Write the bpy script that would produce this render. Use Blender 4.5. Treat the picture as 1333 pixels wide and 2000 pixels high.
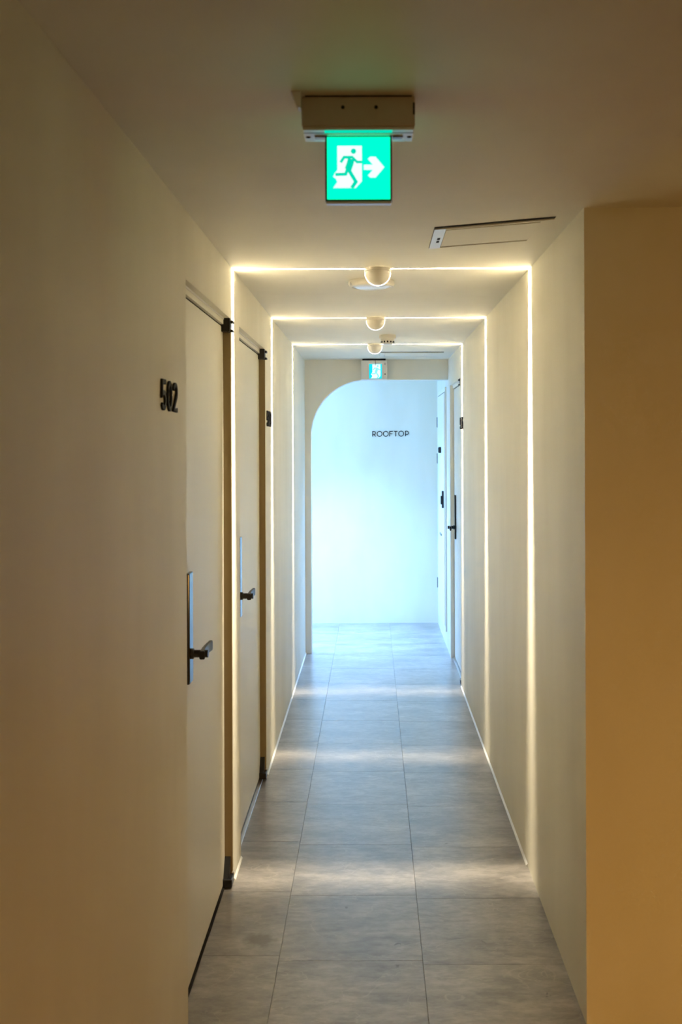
import bpy, bmesh, math, random
from mathutils import Vector, Matrix
for o in list(bpy.data.objects): bpy.data.objects.remove(o)
scene = bpy.context.scene
col = scene.collection
random.seed(7)
PI = math.pi

# ------------------------------------------------------------------ dimensions (metres)
EYE = 1.636            # camera height
H = 2.30               # ceiling height
XL, XR = -0.525, 0.599 # faces of the two corridor walls
YC = 2.80              # corner where the right wall begins
YA = 7.80              # front of the arch wall
AT = 0.12              # its thickness
YE = 9.12              # end wall
XV = -1.90             # far left side of the bright landing
YB = -3.0              # back wall of the lobby (behind the camera)
XB = 2.6               # right wall of the lobby

# ------------------------------------------------------------------ camera, lights, exposure
cam_d = bpy.data.cameras.new('camera')
cam = bpy.data.objects.new('camera', cam_d); col.objects.link(cam)
cam.location = (0, 0, EYE)
cam.rotation_euler = (PI / 2, 0.0034, 0)
cam_d.sensor_fit = 'VERTICAL'; cam_d.sensor_height = 36; cam_d.sensor_width = 24
cam_d.lens = 35.0
cam_d.shift_x = -60.5 / 2000; cam_d.shift_y = -132 / 2000
cam_d.clip_start = 0.05; cam_d.clip_end = 60
cam_d.dof.use_dof = True; cam_d.dof.focus_distance = 5.6; cam_d.dof.aperture_fstop = 6.0
scene.camera = cam

w = bpy.data.worlds.new('sky'); scene.world = w; w.use_nodes = True
bg = w.node_tree.nodes['Background']
bg.inputs['Color'].default_value = (0.55, 0.78, 1.0, 1); bg.inputs['Strength'].default_value = 1.0

def area(name, loc, rot, sx, sy, power, color):
    d = bpy.data.lights.new(name, 'AREA'); d.shape = 'RECTANGLE'; d.size = sx; d.size_y = sy
    d.energy = power; d.color = color
    o = bpy.data.objects.new(name, d); col.objects.link(o); o.location = loc; o.rotation_euler = rot
    return o
# daylight falling through the landing's window on the left, and the dim warm lamp of the lobby behind the camera
WIN_P, WIN_C = 53.0, (0.20, 0.48, 1.0)
PAN_P, PAN_C = 58.0, (0.25, 0.50, 1.0)
LOB_P, LOB_C = 12.0, (1.0, 0.50, 0.12)
SLIT_P, SLIT_C = 375.0, (1.0, 0.85, 0.60)
area('window_daylight', (XV - 0.12, 8.52, 1.30), (0, -PI / 2, 0), 1.9, 1.0, WIN_P, WIN_C)
area('landing_fill_light', (-0.45, 8.25, H - 0.036), (0, 0, 0), 1.30, 0.44, PAN_P, PAN_C).data.spread = math.radians(85)  # unseen fill light, added to brighten the floor around the arch
area('lobby_lamp', (1.05, -1.0, 0.85), (PI / 2 - 0.32, 0, 0), 0.6, 0.6, LOB_P, LOB_C).data.spread = math.radians(95)

vs = scene.view_settings
vs.view_transform = 'Standard'; vs.look = 'None'; vs.exposure = 0.2; vs.gamma = 1.0
vs.use_curve_mapping = False
scene.display_settings.display_device = 'sRGB'
cy = scene.cycles
cy.use_denoising = True
cy.use_adaptive_sampling = True; cy.adaptive_threshold = 0.025; cy.adaptive_min_samples = 20
cy.max_bounces = 9; cy.diffuse_bounces = 6; cy.glossy_bounces = 4
cy.sample_clamp_indirect = 60.0
cy.caustics_reflective = False; cy.caustics_refractive = False

# ------------------------------------------------------------------ materials
def new_mat(name):
    m = bpy.data.materials.new(name); m.use_nodes = True
    nt = m.node_tree; b = nt.nodes['Principled BSDF']
    return m, nt, b
def L(nt, a, b): nt.links.new(a, b)
def simple(name, colr, rough=0.5, metal=0.0, spec=0.5, bump=0.0, bscale=200):
    m, nt, b = new_mat(name)
    b.inputs['Base Color'].default_value = (*colr, 1); b.inputs['Roughness'].default_value = rough
    b.inputs['Metallic'].default_value = metal; b.inputs['Specular IOR Level'].default_value = spec
    if bump:
        t = nt.nodes.new('ShaderNodeTexCoord'); n = nt.nodes.new('ShaderNodeTexNoise')
        n.inputs['Scale'].default_value = bscale; n.inputs['Detail'].default_value = 2
        bp = nt.nodes.new('ShaderNodeBump'); bp.inputs['Strength'].default_value = bump; bp.inputs['Distance'].default_value = 0.001
        L(nt, t.outputs['Object'], n.inputs['Vector']); L(nt, n.outputs['Fac'], bp.inputs['Height']); L(nt, bp.outputs['Normal'], b.inputs['Normal'])
    return m
def emit(name, colr, strength):
    m = bpy.data.materials.new(name); m.use_nodes = True; nt = m.node_tree; nt.nodes.clear()
    e = nt.nodes.new('ShaderNodeEmission'); o = nt.nodes.new('ShaderNodeOutputMaterial')
    e.inputs['Color'].default_value = (*colr, 1); e.inputs['Strength'].default_value = strength
    L(nt, e.outputs[0], o.inputs[0]); return m
def paint(name, c1, c2, rough=0.55, streak=True):
    """rolled wall paint: faint uneven patches, soft roller relief and slow waves of the plaster"""
    m, nt, b = new_mat(name)
    g = nt.nodes.new('ShaderNodeNewGeometry')
    mp = nt.nodes.new('ShaderNodeMapping'); mp.inputs['Scale'].default_value = (1, 1, 0.35 if streak else 1)
    L(nt, g.outputs['Position'], mp.inputs['Vector'])
    n1 = nt.nodes.new('ShaderNodeTexNoise'); n1.inputs['Scale'].default_value = 2.2; n1.inputs['Detail'].default_value = 3; n1.inputs['Roughness'].default_value = 0.6
    L(nt, mp.outputs[0], n1.inputs['Vector'])
    cr = nt.nodes.new('ShaderNodeValToRGB')
    cr.color_ramp.elements[0].position = 0.35; cr.color_ramp.elements[0].color = (*c1, 1)
    cr.color_ramp.elements[1].position = 0.65; cr.color_ramp.elements[1].color = (*c2, 1)
    L(nt, n1.outputs['Fac'], cr.inputs[0]); L(nt, cr.outputs[0], b.inputs['Base Color'])
    b.inputs['Roughness'].default_value = rough; b.inputs['Specular IOR Level'].default_value = 0.35
    n2 = nt.nodes.new('ShaderNodeTexNoise'); n2.inputs['Scale'].default_value = 260; n2.inputs['Detail'].default_value = 2
    L(nt, g.outputs['Position'], n2.inputs['Vector'])
    b1 = nt.nodes.new('ShaderNodeBump'); b1.inputs['Strength'].default_value = 0.25; b1.inputs['Distance'].default_value = 0.0006
    L(nt, n2.outputs['Fac'], b1.inputs['Height']); L(nt, b1.outputs['Normal'], b.inputs['Normal'])
    return m
def tile_material():
    """grey-beige stone-look vinyl: clouds, fine grain, pale veins, per-tile shift, and the marks seen on the floor"""
    m, nt, b = new_mat('stone_vinyl'); N = nt.nodes.new
    g = N('ShaderNodeNewGeometry'); oi = N('ShaderNodeObjectInfo')
    add = N('ShaderNodeVectorMath'); add.operation = 'MULTIPLY_ADD'
    L(nt, oi.outputs['Random'], add.inputs[0]); add.inputs[1].default_value = (9, 7, 5); stv = N('ShaderNodeMapping'); stv.inputs['Scale'].default_value = (0.75, 1.7, 1); L(nt, g.outputs['Position'], stv.inputs['Vector']); L(nt, stv.outputs[0], add.inputs[2])
    n1 = N('ShaderNodeTexNoise'); n1.inputs['Scale'].default_value = 4; n1.inputs['Detail'].default_value = 7; n1.inputs['Roughness'].default_value = 0.68
    L(nt, add.outputs[0], n1.inputs['Vector'])
    cr = N('ShaderNodeValToRGB')
    e = cr.color_ramp.elements; e[0].position = 0.34; e[0].color = (0.15, 0.135, 0.125, 1); e[1].position = 0.66; e[1].color = (0.40, 0.375, 0.36, 1)
    L(nt, n1.outputs['Fac'], cr.inputs[0])
    nf = N('ShaderNodeTexNoise'); nf.inputs['Scale'].default_value = 26; nf.inputs['Detail'].default_value = 4; nf.inputs['Roughness'].default_value = 0.7
    L(nt, add.outputs[0], nf.inputs['Vector'])
    fr_ = N('ShaderNodeMapRange'); L(nt, nf.outputs['Fac'], fr_.inputs['Value']); fr_.inputs['From Min'].default_value = 0.36; fr_.inputs['From Max'].default_value = 0.60
    fr_.inputs['To Min'].default_value = 0.68; fr_.inputs['To Max'].default_value = 1.06
    mul = N('ShaderNodeVectorMath'); mul.operation = 'SCALE'; L(nt, cr.outputs[0], mul.inputs[0]); L(nt, fr_.outputs[0], mul.inputs['Scale'])
    # pale veins
    n2 = N('ShaderNodeTexNoise'); n2.inputs['Scale'].default_value = 3.2; n2.inputs['Detail'].default_value = 4; n2.inputs['Distortion'].default_value = 1.2
    L(nt, add.outputs[0], n2.inputs['Vector'])
    ab = N('ShaderNodeMath'); ab.operation = 'SUBTRACT'; L(nt, n2.outputs['Fac'], ab.inputs[0]); ab.inputs[1].default_value = 0.5
    ab2 = N('ShaderNodeMath'); ab2.operation = 'ABSOLUTE'; L(nt, ab.outputs[0], ab2.inputs[0])
    vr = N('ShaderNodeMapRange'); vr.inputs['From Min'].default_value = 0.0; vr.inputs['From Max'].default_value = 0.008
    vr.inputs['To Min'].default_value = 0.35; vr.inputs['To Max'].default_value = 0.0; L(nt, ab2.outputs[0], vr.inputs['Value'])
    mx = N('ShaderNodeMix'); mx.data_type = 'RGBA'; L(nt, vr.outputs[0], mx.inputs['Factor']); L(nt, mul.outputs[0], mx.inputs[6]); mx.inputs[7].default_value = (0.52, 0.48, 0.43, 1)
    # tile-to-tile tone
    hv = N('ShaderNodeHueSaturation'); mr = N('ShaderNodeMapRange'); L(nt, oi.outputs['Random'], mr.inputs['Value'])
    mr.inputs['To Min'].default_value = 0.93; mr.inputs['To Max'].default_value = 1.06
    L(nt, mr.outputs[0], hv.inputs['Value']); L(nt, mx.outputs[2], hv.inputs['Color'])
    cur = hv.outputs['Color']
    wob = N('ShaderNodeTexNoise'); wob.inputs['Scale'].default_value = 40; L(nt, g.outputs['Position'], wob.inputs['Vector'])
    wsc = N('ShaderNodeVectorMath'); wsc.operation = 'SCALE'; wsc.inputs['Scale'].default_value = 0.05
    L(nt, wob.outputs['Color'], wsc.inputs[0])
    wp = N('ShaderNodeVectorMath'); wp.operation = 'ADD'; L(nt, g.outputs['Position'], wp.inputs[0]); L(nt, wsc.outputs[0], wp.inputs[1])
    for (x, y, rx, ry, c, a) in [(-0.375, 3.29, 0.055, 0.045, (0.085, 0.062, 0.012), 0.85), (0.077, 3.256, 0.007, 0.008, (0.03, 0.025, 0.02), 0.9),
                                 (0.074, 3.125, 0.007, 0.010, (0.03, 0.025, 0.02), 0.9), (-0.10, 3.52, 0.006, 0.006, (0.05, 0.04, 0.03), 0.8),
                                 (0.30, 4.07, 0.006, 0.008, (0.05, 0.04, 0.03), 0.8), (0.36, 3.27, 0.005, 0.007, (0.05, 0.04, 0.03), 0.7),
                                 (-0.03, 4.62, 0.010, 0.006, (0.06, 0.05, 0.04), 0.7), (0.52, 2.96, 0.006, 0.008, (0.04, 0.03, 0.02), 0.8)]:
        d = N('ShaderNodeVectorMath'); d.operation = 'SUBTRACT'; L(nt, wp.outputs[0], d.inputs[0]); d.inputs[1].default_value = (x + 0.025, y + 0.025, 0.025)
        s = N('ShaderNodeVectorMath'); s.operation = 'MULTIPLY'; L(nt, d.outputs[0], s.inputs[0]); s.inputs[1].default_value = (1 / rx, 1 / ry, 0)
        ln = N('ShaderNodeVectorMath'); ln.operation = 'LENGTH'; L(nt, s.outputs[0], ln.inputs[0])
        r = N('ShaderNodeMapRange'); r.inputs['From Min'].default_value = 0.6; r.inputs['From Max'].default_value = 1.2
        r.inputs['To Min'].default_value = a; r.inputs['To Max'].default_value = 0; L(nt, ln.outputs['Value'], r.inputs['Value'])
        k = N('ShaderNodeMix'); k.data_type = 'RGBA'; L(nt, r.outputs[0], k.inputs['Factor']); L(nt, cur, k.inputs[6]); k.inputs[7].default_value = (*c, 1)
        cur = k.outputs[2]
    L(nt, cur, b.inputs['Base Color'])
    rr = N('ShaderNodeMapRange'); L(nt, n1.outputs['Fac'], rr.inputs['Value']); rr.inputs['From Min'].default_value = 0.3; rr.inputs['From Max'].default_value = 0.7
    rr.inputs['To Min'].default_value = 0.29; rr.inputs['To Max'].default_value = 0.35
    L(nt, rr.outputs[0], b.inputs['Roughness']); b.inputs['Specular IOR Level'].default_value = 0.9
    b.inputs['Coat Weight'].default_value = 1.0; b.inputs['Coat Roughness'].default_value = 0.285
    bp = N('ShaderNodeBump'); bp.inputs['Strength'].default_value = 0.12; bp.inputs['Distance'].default_value = 0.0006
    L(nt, n1.outputs['Fac'], bp.inputs['Height']); L(nt, bp.outputs['Normal'], b.inputs['Normal'])
    return m

M = {
    'wall': paint('wall_paint', (0.77, 0.745, 0.645), (0.84, 0.82, 0.73)),
    'ceiling': paint('ceiling_paint', (0.80, 0.775, 0.68), (0.84, 0.82, 0.73), 0.6, False),
    'door': paint('door_paint', (0.80, 0.785, 0.70), (0.83, 0.815, 0.73), 0.42),
    'tile': tile_material(),
    'dark_brown': simple('brown_strip', (0.25, 0.19, 0.09), 0.45, bump=0.1, bscale=300),
    'matte_black': simple('matte_black', (0.010, 0.010, 0.011), 0.75, 0, 0.25, 0.1, 700),
    'screed': simple('joint_dark', (0.13, 0.115, 0.105), 0.9, bump=0.3),
    'bead': simple('white_sealant', (0.85, 0.85, 0.83), 0.35),
    'black': simple('black_powder_coat', (0.012, 0.012, 0.013), 0.32, 0, 0.5, 0.1, 900),
    'gloss_black': simple('gloss_black_plate', (0.01, 0.01, 0.012), 0.12, 0, 0.6),
    'gap': simple('dark_gap', (0.012, 0.011, 0.01), 0.9, bump=0.2),
    'white_plastic': simple('white_plastic', (0.74, 0.72, 0.68), 0.4, bump=0.05, bscale=500),
    'white_metal': simple('white_enamel', (0.80, 0.79, 0.77), 0.28, bump=0.05, bscale=300),
    'alu': simple('brushed_aluminium', (0.75, 0.75, 0.76), 0.3, 1.0, 0.5, 0.1, 700),
    'grey_metal': simple('grey_steel', (0.32, 0.32, 0.32), 0.4, 0.8, 0.5, 0.1, 500),
    'housing': simple('sign_housing', (0.62, 0.56, 0.49), 0.45, bump=0.08, bscale=400),
    'diffuser': simple('opal_diffuser', (0.80, 0.83, 0.88), 0.18),
    'dark_frame': simple('sign_frame', (0.03, 0.05, 0.045), 0.35, bump=0.05, bscale=300),
    'slit': emit('slit_glow', (1.0, 0.90, 0.80), 3.0),
    'green': emit('exit_green', (0.0, 1.0, 0.40), 1.5),
    'green_dim': emit('exit_green_edge', (0.0, 0.80, 0.50), 0.85),
    'green_man': emit('exit_green_figure', (0.0, 0.66, 0.42), 0.95),
    'white_glow': emit('exit_white', (0.78, 1.0, 0.94), 1.05),
    'cyan': emit('exit_cyan', (0.01, 0.72, 0.85), 1.0),
    'cyan_man': emit('exit_cyan_figure', (0.25, 0.85, 0.90), 1.0),
}
def glass():
    m = bpy.data.materials.new('window_glass'); m.use_nodes = True; nt = m.node_tree; nt.nodes.clear()
    t = nt.nodes.new('ShaderNodeBsdfTransparent'); g = nt.nodes.new('ShaderNodeBsdfGlossy'); g.inputs['Roughness'].default_value = 0.02
    x = nt.nodes.new('ShaderNodeMixShader'); x.inputs[0].default_value = 0.06; o = nt.nodes.new('ShaderNodeOutputMaterial')
    L(nt, t.outputs[0], x.inputs[1]); L(nt, g.outputs[0], x.inputs[2]); L(nt, x.outputs[0], o.inputs[0]); return m
M['glass'] = glass()
for k_ in ('slit', 'green_man', 'cyan_man', 'green_dim', 'white_glow'): M[k_].cycles.emission_sampling = 'NONE'

# ------------------------------------------------------------------ mesh helpers
def box(bm, x0, x1, y0, y1, z0, z1, bev=0.0, seg=2):
    r = bmesh.ops.create_cube(bm, size=1.0, matrix=Matrix.Translation(((x0 + x1) / 2, (y0 + y1) / 2, (z0 + z1) / 2)) @ Matrix.Diagonal((abs(x1 - x0), abs(y1 - y0), abs(z1 - z0), 1)))
    if bev:
        vs_ = set(r['verts']); es = [e for e in bm.edges if e.verts[0] in vs_ and e.verts[1] in vs_]
        bmesh.ops.bevel(bm, geom=es, offset=bev, segments=seg, profile=0.5, affect='EDGES')
    return bm
def BX(*a, **k): return box(bmesh.new(), *a, **k)
def lathe(prof, seg=40, a0=0.0, a1=2 * PI, center=(0, 0, 0)):
    """profile of (radius, z) turned about z"""
    bm = bmesh.new(); full = abs((a1 - a0) - 2 * PI) < 1e-6
    n = seg if full else seg + 1; rings = []
    for i in range(n):
        a = a0 + (a1 - a0) * i / seg
        rings.append([bm.verts.new((center[0] + r * math.cos(a), center[1] + r * math.sin(a), center[2] + z)) for r, z in prof])
    for i in range(seg):
        A, B = rings[i], rings[(i + 1) % n]
        for j in range(len(prof) - 1):
            bm.faces.new((A[j], B[j], B[j + 1], A[j + 1]))
    bmesh.ops.remove_doubles(bm, verts=bm.verts, dist=1e-6)
    bmesh.ops.recalc_face_normals(bm, faces=bm.faces)
    return bm
def prism(pts, origin, u, v, n, t0, t1, bm=None):
    """polygon pts (u,v) extruded along n from t0 to t1"""
    bm = bm or bmesh.new(); o = Vector(origin); u = Vector(u); v = Vector(v); n = Vector(n)
    A = [bm.verts.new(o + u * p[0] + v * p[1] + n * t0) for p in pts]
    B = [bm.verts.new(o + u * p[0] + v * p[1] + n * t1) for p in pts]
    fs = [bm.faces.new(A), bm.faces.new(B[::-1])]
    k = len(pts)
    for i in range(k): fs.append(bm.faces.new((A[i], B[i], B[(i + 1) % k], A[(i + 1) % k])))
    bmesh.ops.recalc_face_normals(bm, faces=fs)
    return bm
def stroke(paths, width, origin, u, v, n, t0, t1):
    """flat letter strokes: every path (points, closed) becomes an extruded band"""
    bm = bmesh.new(); o = Vector(origin); u = Vector(u); v = Vector(v); n = Vector(n)
    for pts, closed in paths:
        P = [Vector(p) for p in pts]; k = len(P); Lf, Rt = [], []
        for i in range(k):
            if closed: a, b = P[i - 1], P[(i + 1) % k]; d0 = (P[i] - a).normalized(); d1 = (b - P[i]).normalized()
            else:
                d0 = (P[i] - P[i - 1]).normalized() if i > 0 else None; d1 = (P[i + 1] - P[i]).normalized() if i < k - 1 else None
                d0 = d0 or d1; d1 = d1 or d0
            t = (d0 + d1).normalized(); nn = Vector((-t.y, t.x)); c = max(0.5, nn.dot(Vector((-d0.y, d0.x))))
            Lf.append(P[i] + nn * width / 2 / c); Rt.append(P[i] - nn * width / 2 / c)
        W = lambda p, t: o + u * p.x + v * p.y + n * t
        q = [[bm.verts.new(W(p, t)) for p in S] for S in (Lf, Rt) for t in (t0, t1)]
        rng = range(k) if closed else range(k - 1)
        for i in rng:
            j = (i + 1) % k
            for a, b in ((q[1], q[3]), (q[0], q[2]), (q[0], q[1]), (q[2], q[3])):
                bm.faces.new((a[i], a[j], b[j], b[i]))
        if not closed:
            for i in (0, k - 1): bm.faces.new((q[0][i], q[1][i], q[3][i], q[2][i]))
    bmesh.ops.recalc_face_normals(bm, faces=bm.faces)
    return bm
def arc(cx, cy, rx, ry, a0, a1, n=14):
    return [(cx + rx * math.cos(math.radians(a0 + (a1 - a0) * i / n)), cy + ry * math.sin(math.radians(a0 + (a1 - a0) * i / n))) for i in range(n + 1)]
def obj(name, bm, mat, parent=None, smooth=False, base=None):
    me = bpy.data.meshes.new(name)
    if base is not None: bmesh.ops.translate(bm, verts=bm.verts, vec=-Vector(base))
    bm.to_mesh(me); bm.free()
    for m in (mat if isinstance(mat, (list, tuple)) else [mat]): me.materials.append(M[m])
    if smooth:
        for p in me.polygons: p.use_smooth = True
        me.set_sharp_from_angle(angle=math.radians(38))
    o = bpy.data.objects.new(name, me); col.objects.link(o)
    if base is not None: o.location = base
    if parent is not None:
        o.parent = parent
        o.matrix_parent_inverse = Matrix.Translation(-world_loc(parent))
    return o
def world_loc(o):
    l = Vector(o.location)
    if o.parent is not None: l = l + o.matrix_parent_inverse.to_translation() + world_loc(o.parent)
    return l
def tag(o, label=None, cat=None, group=None, kind=None):
    for k, v in (('label', label), ('category', cat), ('group', group), ('kind', kind)):
        if v: o[k] = v
    return o
def thing(name, label, cat, loc, group=None, kind=None):
    o = bpy.data.objects.new(name, None); o.empty_display_size = 0.05; col.objects.link(o); o.location = loc
    return tag(o, label, cat, group, kind)
def struct(name, bm, mat, label, cat=None):
    return tag(obj(name, bm, mat), label, cat, kind='structure')

# ------------------------------------------------------------------ setting
# doors: (y0, y1) of the openings
D1 = (2.813, 3.722); D2 = (3.945, 4.905); D3 = (6.74, 7.62)
DH = 2.105
X, Y, Z = Vector((1, 0, 0)), Vector((0, 1, 0)), Vector((0, 0, 1))
def wall_outline(y0, y1, openings):
    p = [(y0, 0)]
    for a, b, h in openings: p += [(a, 0), (a, h), (b, h), (b, 0)]
    return p + [(y1, 0), (y1, H), (y0, H)]
struct('wall_left', prism(wall_outline(YB, YA, [(*D1, DH), (*D2, DH)]), (XL, 0, 0), Y, Z, X, -0.16, 0), 'wall',
       'cream painted corridor wall on the left with two door openings', 'wall')
struct('wall_right', prism(wall_outline(YC, YE, [(*D3, DH - 0.02)]), (XR, 0, 0), Y, Z, X, 0, 0.16), 'wall',
       'cream painted corridor wall on the right ending in a sharp corner', 'wall')
struct('wall_corner', BX(XR + 0.16, XB, YC, YC + 0.16, 0, H), 'wall', 'brown-lit wall facing the viewer at the right edge', 'wall')
# front of the wall stub itself belongs to wall_right's end face
struct('wall_end', BX(XV - 0.15, XR + 0.16, YE, YE + 0.15, 0, H), 'wall', 'bright pale blue end wall behind the arch', 'wall')
# arch wall: quarter-round opening springing from the left, running straight into the right wall
ax, at, ar = -0.478, 2.142, 0.435
pts = [(XL, 0), (ax, 0), (ax, at - ar)] + arc(ax + ar, at - ar, ar, ar, 180, 90, 28)[1:] + [(XR, at), (XR, H), (XL, H)]
struct('wall_arch', prism(pts, (0, YA, 0), X, Z, Y, 0, AT), 'wall', 'corridor arch with one rounded upper left corner', 'arch')
struct('wall_landing', BX(XV, XL, YA - 0.0, YA + AT, 0, H), 'wall', 'landing wall hidden to the left of the arch', 'wall')
# landing's left wall with its window
bm = bmesh.new()
wy0, wy1, wz0, wz1 = 8.02, 9.02, 0.35, 2.25
for b_ in ((YA, wy0, 0, H), (wy1, YE, 0, H), (wy0, wy1, 0, wz0), (wy0, wy1, wz1, H)): box(bm, XV - 0.15, XV, b_[0], b_[1], b_[2], b_[3])
struct('wall_window', bm, 'wall', 'landing side wall around the tall window', 'wall')
bm = bmesh.new()
for b_ in ((wy0, wy0 + 0.04, wz0, wz1), (wy1 - 0.04, wy1, wz0, wz1), (wy0 + 0.04, wy1 - 0.04, wz0, wz0 + 0.04), (wy0 + 0.04, wy1 - 0.04, wz1 - 0.04, wz1)):
    box(bm, XV - 0.06, XV - 0.01, *b_)
wn = struct('window_1', bm, 'white_metal', 'tall white framed window lighting the landing', 'window')
obj('pane', BX(XV - 0.04, XV - 0.035, wy0 + 0.04, wy1 - 0.04, wz0 + 0.04, wz1 - 0.04), 'glass', wn)
struct('wall_back', BX(XL - 0.16, XB + 0.15, YB - 0.15, YB, 0, H), 'wall', 'lobby wall behind the viewer', 'wall')
struct('wall_lobby', BX(XB, XB + 0.15, YB, YC + 0.16, 0, H), 'wall', 'lobby side wall out of frame on the right', 'wall')
struct('ceiling', BX(XV - 0.15, XB + 0.15, YB - 0.15, YE + 0.15, H, H + 0.12), 'ceiling', 'plain cream painted corridor ceiling', 'ceiling')

# floor: base with separate stone-look tiles on it
fl = struct('floor', BX(XV - 0.15, XB + 0.15, YB - 0.15, YE + 0.15, -0.10, -0.004), 'screed', 'corridor floor of large grey-beige stone-look tiles', 'floor')
T = 0.4572; GX0 = 0.1555; GY0 = 3.155
tile_cache = {}
def tile(x0, x1, y0, y1):
    g = 0.0004
    w_, d_ = round(x1 - x0 - 2 * g, 4), round(y1 - y0 - 2 * g, 4)
    if w_ < 0.02 or d_ < 0.02: return
    if (w_, d_) not in tile_cache:
        bm = bmesh.new(); c = 0.0008
        ring = lambda i, z: [bm.verts.new((sx * (w_ / 2 - i), sy * (d_ / 2 - i), z)) for sx, sy in ((-1, -1), (1, -1), (1, 1), (-1, 1))]
        r = [ring(0, -0.004), ring(0, -0.0008), ring(c, 0)]
        bm.faces.new(r[2])
        for a, b in zip(r, r[1:]):
            for i in range(4): bm.faces.new((a[i], a[(i + 1) % 4], b[(i + 1) % 4], b[i]))
        me = bpy.data.meshes.new('tile'); bm.to_mesh(me); bm.free(); me.materials.append(M['tile']); tile_cache[(w_, d_)] = me
    o = bpy.data.objects.new('tile', tile_cache[(w_, d_)]); col.objects.link(o)
    o.location = ((x0 + x1) / 2, (y0 + y1) / 2, 0); o.parent = fl
for i in range(-5, 6):
    x0, x1 = GX0 + i * T, GX0 + (i + 1) * T
    dy = {-1: 0.0, 0: -0.026, -2: 0.034}.get(i, -0.02 if i > 0 else 0.01)
    for k in range(-9, 14):
        y0 = GY0 + dy + k * T; y1 = y0 + T
        y1 = min(y1, YE + 0.02)
        if y1 <= YA + AT: lo = XL - 0.12
        elif y0 >= YA: lo = XV
        else: lo = XL - 0.12
        hi = XR + 0.12 if y0 >= YC - 0.2 else XB
        a, b = max(x0, lo), min(x1, hi)
        if b - a > 0.02: tile(a, b, y0, y1)

# white sealant beads along the foot of the walls
def bead(name, x, s, y0, y1, label):
    pts = [(0, 0), (s * 0.007, 0), (s * 0.005, 0.004), (s * 0.002, 0.007), (0, 0.009)]
    struct(name, prism(pts, (x, 0, 0), X, Z, Y, y0, y1), 'bead', label, 'trim')
bead('trim_1', XL, 1, D2[1] + 0.02, YA, 'thin white sealant bead along the left wall foot before the arch')
bead('trim_2', XR, -1, 3.86, D3[0] - 0.02, 'thin white sealant bead along the right wall foot')
bead('trim_3', XL, 1, D1[1] + 0.02, D2[0], 'short white sealant bead between the two left doors')

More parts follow.
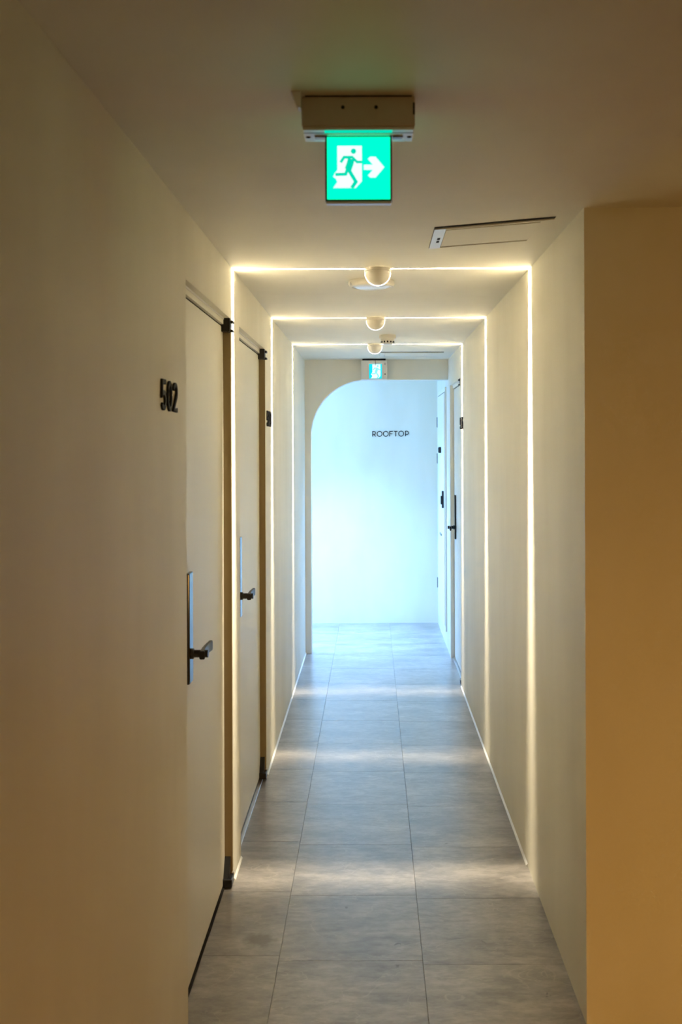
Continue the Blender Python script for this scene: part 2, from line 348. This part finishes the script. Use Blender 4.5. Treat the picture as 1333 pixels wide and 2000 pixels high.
# ------------------------------------------------------------------ doors
def hotel_door(name, side, y0, y1, hinge_far, top, label, sill=('alu', 0.014)):
    """flush door set back in the wall: panel, head frame, brown jamb strip, pivot hinges, lock plate with lever"""
    xw = XL if side < 0 else XR
    s = side                       # outward into the wall
    rec = 0.030
    xp = xw + s * rec              # visible face of the panel
    top_p = top - 0.030
    d = tag(obj(name, BX(min(xp, xp + s * 0.04), max(xp, xp + s * 0.04), y0 + 0.004, y1 - 0.0068, 0.012, top_p, bev=0.0015), 'door', base=(xp, (y0 + y1) / 2, 0)), label, 'door', kind='structure')
    f = lambda xa, xb: (min(xa, xb), max(xa, xb))
    # frame: head set back in the opening with a white enamel edge, dark brown strip over the jamb on the hinge side
    hd = obj('frame_head', BX(*f(xw + s * 0.022, xw + s * 0.10), y0, y1, top_p + 0.006, top - 0.007), 'door', d)
    obj('head_edge', BX(*f(xw + s * 0.020, xw + s * 0.10), y0, y1, top - 0.007, top - 0.0002), 'white_metal', hd)
    obj('shadow_gap', BX(*f(xp + s * 0.004, xp + s * 0.06), y0, y1, top_p + 0.0002, top_p + 0.006), 'gap', d)
    if hinge_far: obj('jamb_strip', BX(*f(xw + s * 0.0015, xp + s * 0.03), y1 - 0.0065, y1 - 0.0003, 0.008, top_p), 'dark_brown', d)
    obj('back_panel', BX(*f(xp + s * 0.045, xp + s * 0.10), y0, y1, 0.0, top_p + 0.007), 'gap', d)
    obj('threshold', BX(*f(xw + s * sill[1], xw + s * 0.10), y0 + 0.001, y1 - 0.001, 0.0003, 0.006, bev=0.001), sill[0], d)
    yh = y1 if hinge_far else y0; q = -1 if hinge_far else 1
    g = lambda a, b: (min(yh + q * a, yh + q * b), max(yh + q * a, yh + q * b))
    # upper pivot: block, two knuckle plates reaching past the wall face
    up = obj('hinge', BX(*f(xw - s * 0.002, xp + s * 0.02), *g(0.001, 0.050), top - 0.050, top - 0.001, bev=0.002), 'black', d)
    bm = bmesh.new()
    box(bm, *f(xw - s * 0.012, xw + s * 0.012), *g(0.004, 0.040), top - 0.020, top - 0.008, bev=0.003)
    box(bm, *f(xw - s * 0.012, xw + s * 0.012), *g(0.004, 0.040), top - 0.052, top - 0.042, bev=0.003)
    obj('knuckle_plates', bm, 'black', up)
    # lower pivot: floor block, the triangular shadow above it built as a black wedge
    lo = obj('hinge', BX(*f(xw - s * 0.004, xp + s * 0.01), *g(0.001, 0.060), 0.0075, 0.036, bev=0.003), 'black', d)
    bm = prism([(0.001, 0.036), (0.045, 0.036), (0.030, 0.060), (0.004, 0.105), (0.001, 0.105)], (xp, yh, 0), Y * q, Z, X * s, -0.022, 0.004)
    obj('hinge_shadow', bm, 'black', lo)
    obj('pin', BX(*f(xw - s * 0.006, xw + s * 0.004), *g(0.002, 0.012), 0.036, 0.044, bev=0.002), 'alu', lo)
    # lock plate and lever on the other side
    yl = (y0 + 0.165) if hinge_far else (y1 - 0.150); r = 1 if hinge_far else -1
    pl = obj('lock_plate', BX(*f(xp - s * 0.0002, xp - s * 0.013), yl - 0.030, yl + 0.030, 0.925, 1.255, bev=0.004, seg=3), 'gloss_black', d)
    bm = lathe([(0.0, 0), (0.016, 0), (0.016, 0.006), (0.0115, 0.009), (0.0115, 0.050), (0.0, 0.050)], 24)
    bmesh.ops.rotate(bm, verts=bm.verts, cent=(0, 0, 0), matrix=Matrix.Rotation(-s * PI / 2, 3, 'Y'))
    bmesh.ops.translate(bm, verts=bm.verts, vec=(xp - s * 0.013, yl, 1.012))
    obj('spindle', bm, 'black', pl, True)
    # lever: flared, gently curved bar that runs along the door
    bm = bmesh.new(); rings = []
    n = 12
    for i in range(n + 1):
        t = i / n
        yy = yl + r * (-0.016 + 0.140 * t)
        off = 0.047 + 0.004 * t - 0.004 * math.sin(PI * t)
        hh = 0.0125 + 0.003 * t ** 2; th = 0.0085 - 0.003 * t
        ring = []
        for kx, kz in ((-1, -0.7), (-0.7, -1), (0.7, -1), (1, -0.7), (1, 0.7), (0.7, 1), (-0.7, 1), (-1, 0.7)):
            ring.append(bm.verts.new((xp - s * (off + kx * th), yy, 1.010 + 0.002 * t + kz * hh)))
        rings.append(ring)
    for a, b in zip(rings, rings[1:]):
        for i in range(8): bm.faces.new((a[i], a[(i + 1) % 8], b[(i + 1) % 8], b[i]))
    bm.faces.new(rings[0]); bm.faces.new(rings[-1]); bmesh.ops.recalc_face_normals(bm, faces=bm.faces)
    obj('lever', bm, 'black', pl, True)
    return d
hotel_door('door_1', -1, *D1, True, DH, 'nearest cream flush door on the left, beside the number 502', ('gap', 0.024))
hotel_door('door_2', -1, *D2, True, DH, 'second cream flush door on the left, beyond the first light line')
hotel_door('door_3', 1, *D3, False, DH - 0.02, 'bluish lit flush door on the right just before the arch')

# raised service door on the right of the landing
dy0, dy1, dz0, dz1 = 8.02, 8.84, 0.165, 2.06
d4 = tag(obj('door_4', BX(XR - 0.016, XR - 0.001, dy0 + 0.008, dy1 - 0.008, dz0 + 0.008, dz1 - 0.008, bev=0.002), 'door', base=(XR, 8.43, 0)),
         'white raised service door on the right behind the arch', 'door', kind='structure')
obj('shadow_gap', BX(XR - 0.003, XR - 0.0005, dy0 - 0.001, dy1 + 0.001, dz0 - 0.001, dz1 + 0.001), 'gap', d4)
bm = bmesh.new()
for b_ in ((dy0 - 0.035, dy0, dz0 - 0.035, dz1 + 0.035), (dy1, dy1 + 0.035, dz0 - 0.035, dz1 + 0.035), (dy0, dy1, dz1, dz1 + 0.035), (dy0, dy1, dz0 - 0.035, dz0)):
    box(bm, XR - 0.012, XR - 0.0005, *b_)
obj('frame', bm, 'door', d4)
for z in (1.83, 1.51, 0.41):
    obj('hinge', BX(XR - 0.024, XR - 0.012, dy1 - 0.012, dy1 + 0.012, z - 0.045, z + 0.045, bev=0.003), 'grey_metal', d4)
hp = obj('lock', BX(XR - 0.030, XR - 0.016, 8.10, 8.15, 1.115, 1.255, bev=0.004), 'black', d4)
obj('knob', BX(XR - 0.040, XR - 0.030, 8.10, 8.145, 1.145, 1.215, bev=0.004), 'black', hp)
obj('latch', BX(XR - 0.024, XR - 0.016, 8.34, 8.50, 0.868, 0.884, bev=0.002), 'grey_metal', d4)
kp = thing('wall_keypad', 'small black square plate on the white service door behind the arch', 'plate', (XR - 0.016, 8.42, 1.562))
obj('plate', BX(XR - 0.036, XR - 0.0162, 8.38, 8.46, 1.562, 1.612, bev=0.003), 'black', kp)
obj('cover', BX(XR - 0.039, XR - 0.036, 8.39, 8.45, 1.569, 1.605, bev=0.001), 'gloss_black', kp)

# ------------------------------------------------------------------ room numbers and lettering
DIG = {
    '0': [(arc(0.30, 0.5, 0.215, 0.415, 0, 350, 23), True)],
    '5': [([(0.50, 0.915), (0.13, 0.915), (0.10, 0.50)] + arc(0.28, 0.33, 0.215, 0.245, 128, -150, 18), False)],
    '2': [(arc(0.29, 0.68, 0.205, 0.235, 165, -35, 14) + [(0.09, 0.085), (0.53, 0.085)], False)],
    '3': [(arc(0.27, 0.715, 0.19, 0.20, 150, -90, 12), False), (arc(0.27, 0.30, 0.22, 0.215, 90, -150, 14), False)],
}
def room_number(txt, origin, u, n, label, hgt=0.080):
    r = thing('room_number', label, 'room number', origin, 'black raised room numbers')
    adv = 0.91 * hgt
    for i, c in enumerate(txt):
        o = Vector(origin) + Vector(u) * (i * adv)
        obj('digit', stroke([([(x * hgt * 1.28, y * hgt) for x, y in p], cl) for p, cl in DIG[c]], 0.150 * hgt, o, u, Z, n, 0.0005, 0.006), 'matte_black', r)
room_number('502', (XL, 2.462, 1.722), Y, X, 'black raised room number 502 on the left wall before the nearest door')
room_number('503', (XL, 4.945, 1.727), Y, X, 'black raised room number on the left wall after the second door')
room_number('505', (XR, 6.722, 1.735), -Y, -X, 'small black raised room number on the right wall beside the far door')

LET = {
    'R': (0.62, [([(0.05, 0), (0.05, 0.96), (0.34, 0.96)] + arc(0.34, 0.67, 0.24, 0.29, 90, -90, 12)[1:] + [(0.05, 0.38)], False), ([(0.34, 0.38), (0.60, 0.0)], False)]),
    'O': (1.02, [(arc(0.51, 0.5, 0.46, 0.48, 0, 350, 35), True)]),
    'F': (0.55, [([(0.05, 0), (0.05, 0.96), (0.66, 0.96)], False), ([(0.05, 0.50), (0.58, 0.50)], False)]),
    'T': (0.66, [([(0.0, 0.96), (0.66, 0.96)], False), ([(0.33, 0.96), (0.33, 0)], False)]),
    'P': (0.64, [([(0.05, 0), (0.05, 0.96), (0.34, 0.96)] + arc(0.34, 0.64, 0.25, 0.32, 90, -90, 12)[1:] + [(0.05, 0.32)], False)]),
}
wl = thing('wall_lettering', 'thin dark ROOFTOP lettering on the bright end wall', 'lettering', (0.0, YE, 1.7075))
cap = 0.0490
xs = 0.0
starts = [0.0040, 0.0448, 0.1022, 0.1600, 0.2020, 0.2425, 0.3055]
for i, c in enumerate('ROOFTOP'):
    o = (starts[i], YE, 1.7075 + 0.0003 * i)
    obj('letter', stroke([([(x * cap, y * cap) for x, y in p], cl) for p, cl in LET[c][1]], 0.0062, o, X, Z, -Y, 0.0005, 0.004), 'matte_black', wl)

# ------------------------------------------------------------------ exit signs
MAN = [  # running figure, strokes as (points, width), in small units with y upward
    ([(148, 236), (140, 200), (122, 150)], 56),
    ([(165, 250), (90, 250), (62, 208)], 23),
    ([(160, 246), (196, 211), (238, 211)], 21),
    ([(118, 158), (103, 112), (18, 110)], 25),
    ([(122, 158), (150, 110), (186, 50), (152, 0)], 29),
]
def pictogram(parent, ox, oz, k, y, green, white, arrow):
    """white doorway with a running figure (and arrow): thin film on a panel facing -Y"""
    o = (ox, y, oz); t = 0.0002
    u, v, n = X * k, Z * k, -Y
    door = [(35, 343), (235, 343), (235, 55), (185, 0), (0, 0), (34, 48), (24, 74), (0, 92), (14, 122), (35, 146)]
    d = obj('white_door', prism(door, o, u, v, n, 0.0, t), white, parent)
    bm = bmesh.new()
    for pts, wd in MAN:
        s_ = stroke([(pts, False)], wd, o, u, v, n, t, 2 * t)
        me = bpy.data.meshes.new('tmp'); s_.to_mesh(me); s_.free(); bm.from_mesh(me); bpy.data.meshes.remove(me)
    prism(arc(167, 299, 22, 22, 0, 345, 20), o, u, v, n, t, 2 * t, bm)
    obj('figure', bm, green, d)
    if arrow:
        a = [(250, 189), (324, 189), (284, 236), (302, 254), (346, 254), (418, 168), (346, 84), (302, 84), (284, 102), (324, 147), (250, 147)]
        obj('arrow', prism(a, o, u, v, n, 0.0, t), white, parent)

sy = 1.89
ex = thing('exit_sign', 'large glowing green exit sign with arrow hanging from the ceiling', 'exit sign', (-0.024, sy + 0.04, H))
hs = obj('housing', BX(-0.1315, 0.0840, sy, sy + 0.080, 2.240, H - 0.003, bev=0.003), 'housing', ex)
obj('shadow_gap', BX(-0.125, 0.078, sy + 0.004, sy + 0.075, H - 0.003, H - 0.0002), 'gap', hs)
for x in (-0.053, 0.010): 
    b_ = lathe([(0, 0), (0.0035, 0), (0.0035, 0.0015), (0, 0.0015)], 14); bmesh.ops.rotate(b_, verts=b_.verts, cent=(0, 0, 0), matrix=Matrix.Rotation(PI / 2, 3, 'X'))
    bmesh.ops.translate(b_, verts=b_.verts, vec=(x, sy - 0.0002, 2.276)); obj('screw', b_, 'gap', hs)
obj('side_slot', BX(0.080, 0.0835, sy - 0.0006, sy + 0.001, 2.262, 2.285), 'gap', hs)
px0, px1, pz0, pz1, py = -0.0885, 0.0405, 2.106, 2.2330, sy + 0.035
bt = obj('bottom_plate', BX(-0.130, 0.0825, sy + 0.002, sy + 0.078, 2.234, 2.240, bev=0.002), 'white_metal', ex)
obj('green_strip', BX(px0, px1, sy + 0.004, sy + 0.0185, 2.2332, 2.2342), 'green_dim', bt)  # dim green emissive strip on the plate's front part
obj('seam', BX(-0.129, 0.0815, sy + 0.019, sy + 0.0215, 2.2336, 2.2342), 'gap', bt)
for x in (-0.122, 0.0745): obj('screw', lathe([(0, 0), (0.0045, 0), (0.004, -0.0012), (0, -0.0012)], 14, center=(x, sy + 0.046, 2.234)), 'gap', bt)
for x0 in (-0.109, 0.042): obj('test_switch', BX(x0, x0 + 0.020, sy + 0.038, sy + 0.054, 2.231, 2.2342, bev=0.001), 'grey_metal', bt)
obj('mounting_tab', prism([(-0.150, -0.0003), (-0.1305, -0.0003), (-0.1325, -0.031), (-0.1365, -0.031)], (0, sy, H), X, Z, Y, -0.022, 0.004), 'white_metal', ex)
fr = bmesh.new()
box(fr, px0, px0 + 0.0035, py, py + 0.014, pz0, pz1); box(fr, px1 - 0.0035, px1, py, py + 0.014, pz0, pz1); box(fr, px0 + 0.0035, px1 - 0.0035, py, py + 0.014, pz0, pz0 + 0.004)
obj('frame', fr, 'dark_frame', ex)
obj('end_cap', BX(px0 + 0.001, px1 - 0.001, py - 0.001, py + 0.015, pz0 - 0.0045, pz0 - 0.0002, bev=0.001), 'white_metal', ex)
sc = obj('screen', BX(px0 + 0.0036, px1 - 0.0036, py + 0.001, py + 0.013, pz0 + 0.0042, pz1 - 0.0015), 'green', ex)
pictogram(sc, -0.0735, 2.1322, 0.0002377, py + 0.001, 'green_man', 'white_glow', True)
obj('light_edge', BX(px0 + 0.0036, px1 - 0.0036, py - 0.001, py + 0.001, pz1 - 0.0025, pz1 - 0.0006), 'dark_frame', ex)

# second, smaller looking sign in front of the arch wall
fy = 7.705
ex2 = thing('exit_sign', 'small cyan exit sign box above the arch at the corridor end', 'exit sign', (0.018, fy + 0.045, H))
h2 = obj('housing', BX(-0.0830, 0.1190, fy, fy + 0.085, 2.138, 2.287, bev=0.004), 'white_plastic', ex2)
obj('ceiling_gap', BX(-0.072, 0.108, fy + 0.01, fy + 0.075, 2.287, H - 0.0005), 'gap', ex2)  # dark block standing in for the open gap below the ceiling
obj('screen_frame', BX(-0.0260, 0.0845, fy - 0.003, fy + 0.0, 2.140, 2.268, bev=0.001), 'white_metal', ex2)
s2 = obj('screen', BX(-0.0200, 0.0785, fy - 0.005, fy - 0.003, 2.1455, 2.2585), 'cyan', ex2)
pictogram(s2, -0.0060, 2.1475, 0.000315, fy - 0.005, 'cyan_man', 'white_glow', False)
obj('cable', BX(0.0265, 0.0300, fy - 0.010, fy - 0.006, 2.247, 2.2872), 'gap', ex2)
obj('test_switch', BX(0.100, 0.106, fy - 0.003, fy, 2.250, 2.268, bev=0.001), 'grey_metal', h2)
b_ = lathe([(0, 0), (0.005, 0), (0.004, 0.003), (0, 0.003)], 14); bmesh.ops.rotate(b_, verts=b_.verts, cent=(0, 0, 0), matrix=Matrix.Rotation(PI / 2, 3, 'X'))
bmesh.ops.translate(b_, verts=b_.verts, vec=(0.1035, fy, 2.180)); obj('indicator', b_, 'gap', h2)

# ------------------------------------------------------------------ slit dome lamps that draw the light lines round the corridor
def slit_lamp(x, y, label):
    g = 0.0021; R_ = 0.0475; zc = H - 0.016
    t = thing('dome_lamp', label, 'lamp', (x, y, H), 'dome lamps drawing light lines round the corridor')
    for k, nm in ((-1, 'front_shell'), (1, 'rear_shell')):
        a0, a1 = (PI, 2 * PI) if k < 0 else (0, PI)
        prof = [(R_ * math.cos(q), -R_ * math.sin(q)) for q in [i * PI / 2 / 14 for i in range(15)]]
        prof = [(R_ + 0.0025, 0.0158), (R_ + 0.0025, 0.004), (R_, 0.003)] + prof
        inner = [(max(0.0, r - 0.003), z + 0.003 if z < 0 else z) for r, z in prof]
        bm = lathe([*prof, *inner[::-1]], 40, a0, a1, (x, y + k * g, zc))
        sh = obj(nm, bm, 'white_plastic', t, True)
        # glowing lip along the slit
        lip = bmesh.new(); V = []
        n = 36
        for i in range(n + 1):
            q = PI * i / n; row = []
            for rr, yy in ((R_ - 0.0008, 0.0), (R_ + 0.0026, 0.0), (R_ + 0.0022, 0.0014), (R_ - 0.0008, 0.0014)):
                row.append(lip.verts.new((x + rr * math.cos(q), y + k * (g - 0.0002 + yy), zc - rr * math.sin(q))))
            V.append(row)
        for a, b in zip(V, V[1:]):
            for i in range(4): lip.faces.new((a[i], a[(i + 1) % 4], b[(i + 1) % 4], b[i]))
        bmesh.ops.recalc_face_normals(lip, faces=lip.faces)
        obj('glowing_lip', lip, 'slit', sh)
    d = bpy.data.lights.new('slit_bulb', 'POINT'); d.energy = SLIT_P; d.color = SLIT_C; d.shadow_soft_size = 0.0022
    # photometric distribution of the fixture: strongest sideways, weaker straight down
    d.use_nodes = True; ln_ = d.node_tree; em = ln_.nodes['Emission']
    tc = ln_.nodes.new('ShaderNodeTexCoord'); sp = ln_.nodes.new('ShaderNodeSeparateXYZ'); cv = ln_.nodes.new('ShaderNodeMapRange')
    cv.interpolation_type = 'SMOOTHSTEP'
    L(ln_, tc.outputs['Normal'], sp.inputs[0]); L(ln_, sp.outputs['Z'], cv.inputs['Value'])
    cv.inputs['From Min'].default_value = -1.0; cv.inputs['From Max'].default_value = 0.0
    cv.inputs['To Min'].default_value = 0.85; cv.inputs['To Max'].default_value = 1.0
    L(ln_, cv.outputs[0], em.inputs['Strength'])
    o = bpy.data.objects.new('slit_bulb', d); col.objects.link(o); o.location = (x, y, H - 0.018); 
LY = (3.762, 5.225, 6.600)
slit_lamp(0.0240, LY[0], 'nearest dome lamp, in front of the flat round ceiling light')
slit_lamp(0.0210, LY[1], 'middle dome lamp of the three along the corridor ceiling')
slit_lamp(0.0215, LY[2], 'farthest dome lamp, beside the smoke detector')

# flat round ceiling light behind the first dome lamp
rl = thing('ceiling_light', 'flat round unlit ceiling light half hidden behind the nearest dome lamp', 'ceiling light', (0.0, 4.06, H))
obj('rim', lathe([(0.070, -0.0005), (0.093, -0.0005), (0.095, -0.010), (0.090, -0.021), (0.082, -0.024), (0.078, -0.022), (0.076, -0.010), (0.070, -0.0005)], 48, center=(0, 4.06, H)), 'white_plastic', rl, True)
obj('diffuser', lathe([(0.0, -0.006), (0.0765, -0.006), (0.078, -0.020), (0.060, -0.0265), (0.0, -0.029)], 48, center=(0, 4.06, H)), 'diffuser', rl, True)
for a in (0.4, 2.0, 3.6, 5.3): obj('clip', BX(0.091 * math.cos(a) - 0.006, 0.091 * math.cos(a) + 0.006, 4.06 + 0.091 * math.sin(a) - 0.006, 4.06 + 0.091 * math.sin(a) + 0.006, H - 0.020, H - 0.008, bev=0.002), 'alu', rl)

# smoke detector
sx_, sy_ = 0.097, 6.06
sd = thing('smoke_detector', 'white tapered smoke detector with black openings on the far ceiling', 'smoke detector', (sx_, sy_, H))
obj('base', lathe([(0, -0.0004), (0.050, -0.0004), (0.0515, -0.004), (0.0515, -0.020), (0.049, -0.023), (0, -0.023)], 40, center=(sx_, sy_, H)), 'white_plastic', sd, True)
hd_ = obj('sensor_head', lathe([(0.046, -0.023), (0.043, -0.030), (0.036, -0.050), (0.030, -0.054), (0, -0.055)], 40, center=(sx_, sy_, H)), 'white_plastic', sd, True)
for i in range(12):
    a = i * PI / 6 + PI / 2
    bm = BX(-0.005, 0.005, -0.005, 0.005, -0.006, 0.006, bev=0.003)
    bmesh.ops.translate(bm, verts=bm.verts, vec=(0.0365, 0, 0)); bmesh.ops.rotate(bm, verts=bm.verts, cent=(0, 0, 0), matrix=Matrix.Rotation(a, 3, 'Z'))
    bmesh.ops.translate(bm, verts=bm.verts, vec=(sx_, sy_, H - 0.041)); obj('sensor_opening', bm, 'gap', hd_)

# ------------------------------------------------------------------ ceiling vents
def vent(x0, x1, y0, y1, skew, label, holes=True):
    """flush slot vent trimmed askew: 'skew' shifts the ends along the corridor"""
    v = thing('ceiling_vent', label, 'air vent', ((x0 + x1) / 2, (y0 + y1) / 2 + skew * (x1 - x0) / 2, H))
    sk = lambda x, y: (x, y + skew * (x1 - x))
    def plate(nm, xa, xb, ya, yb, mat, z0, z1, parent=v):
        return obj(nm, prism([sk(xa, ya), sk(xb, ya), sk(xb, yb), sk(xa, yb)], (0, 0, H), X, Y, Z, -z1, -z0), mat, parent)
    D_ = y1 - y0; e = 0.036
    plate('back_plate', x0, x1, y0, y1, 'gap', 0.0003, 0.0015)
    el = plate('end_plate', x0 + 0.001, x0 + e, y0 + 0.020, y1 - 0.001, 'white_metal', 0.0015, 0.005)
    plate('end_plate', x1 - e, x1 - 0.001, y0 + 0.020, y1 - 0.001, 'ceiling', 0.0015, 0.005)
    plate('slot_bar', x0 + e, x1 - e, y0 + 0.020, y0 + 0.032, 'ceiling', 0.0015, 0.005)
    plate('louver', x0 + e + 0.001, x1 - e - 0.001, y0 + 0.040, y1 - 0.032, 'ceiling', 0.0015, 0.006)
    plate('edge_bar', x0 + e, x1 - e, y1 - 0.010, y1 - 0.001, 'ceiling', 0.0015, 0.005)
    if holes:
        for yy in (0.46, 0.60): plate('hole', x0 + 0.018, x0 + 0.027, y0 + D_ * yy, y0 + D_ * yy + 0.030, 'gap', 0.005, 0.0056, el)
    return v
vent(0.194, 0.540, 2.905, 3.225, 0.40, 'white slot vent with two dark slots on the ceiling by the right corner')
vent(0.060, 0.520, 7.150, 7.480, 0.0, 'thin slot vent on the far ceiling before the arch', False)

# unseen panel added on the landing's ceiling as the body of the fill light
pn = thing('added_panel', 'flat ceiling panel added unseen behind the arch to brighten the floor', 'lamp', (-0.45, 8.25, H))
bm = bmesh.new()
for b_ in ((-1.13, -1.10, 8.0, 8.5), (0.20, 0.23, 8.0, 8.5), (-1.10, 0.20, 8.0, 8.03), (-1.10, 0.20, 8.47, 8.5)): box(bm, *b_, H - 0.034, H - 0.0005)
obj('frame', bm, 'white_metal', pn)
obj('diffuser', BX(-1.099, 0.199, 8.031, 8.469, H - 0.030, H - 0.0005), 'diffuser', pn)
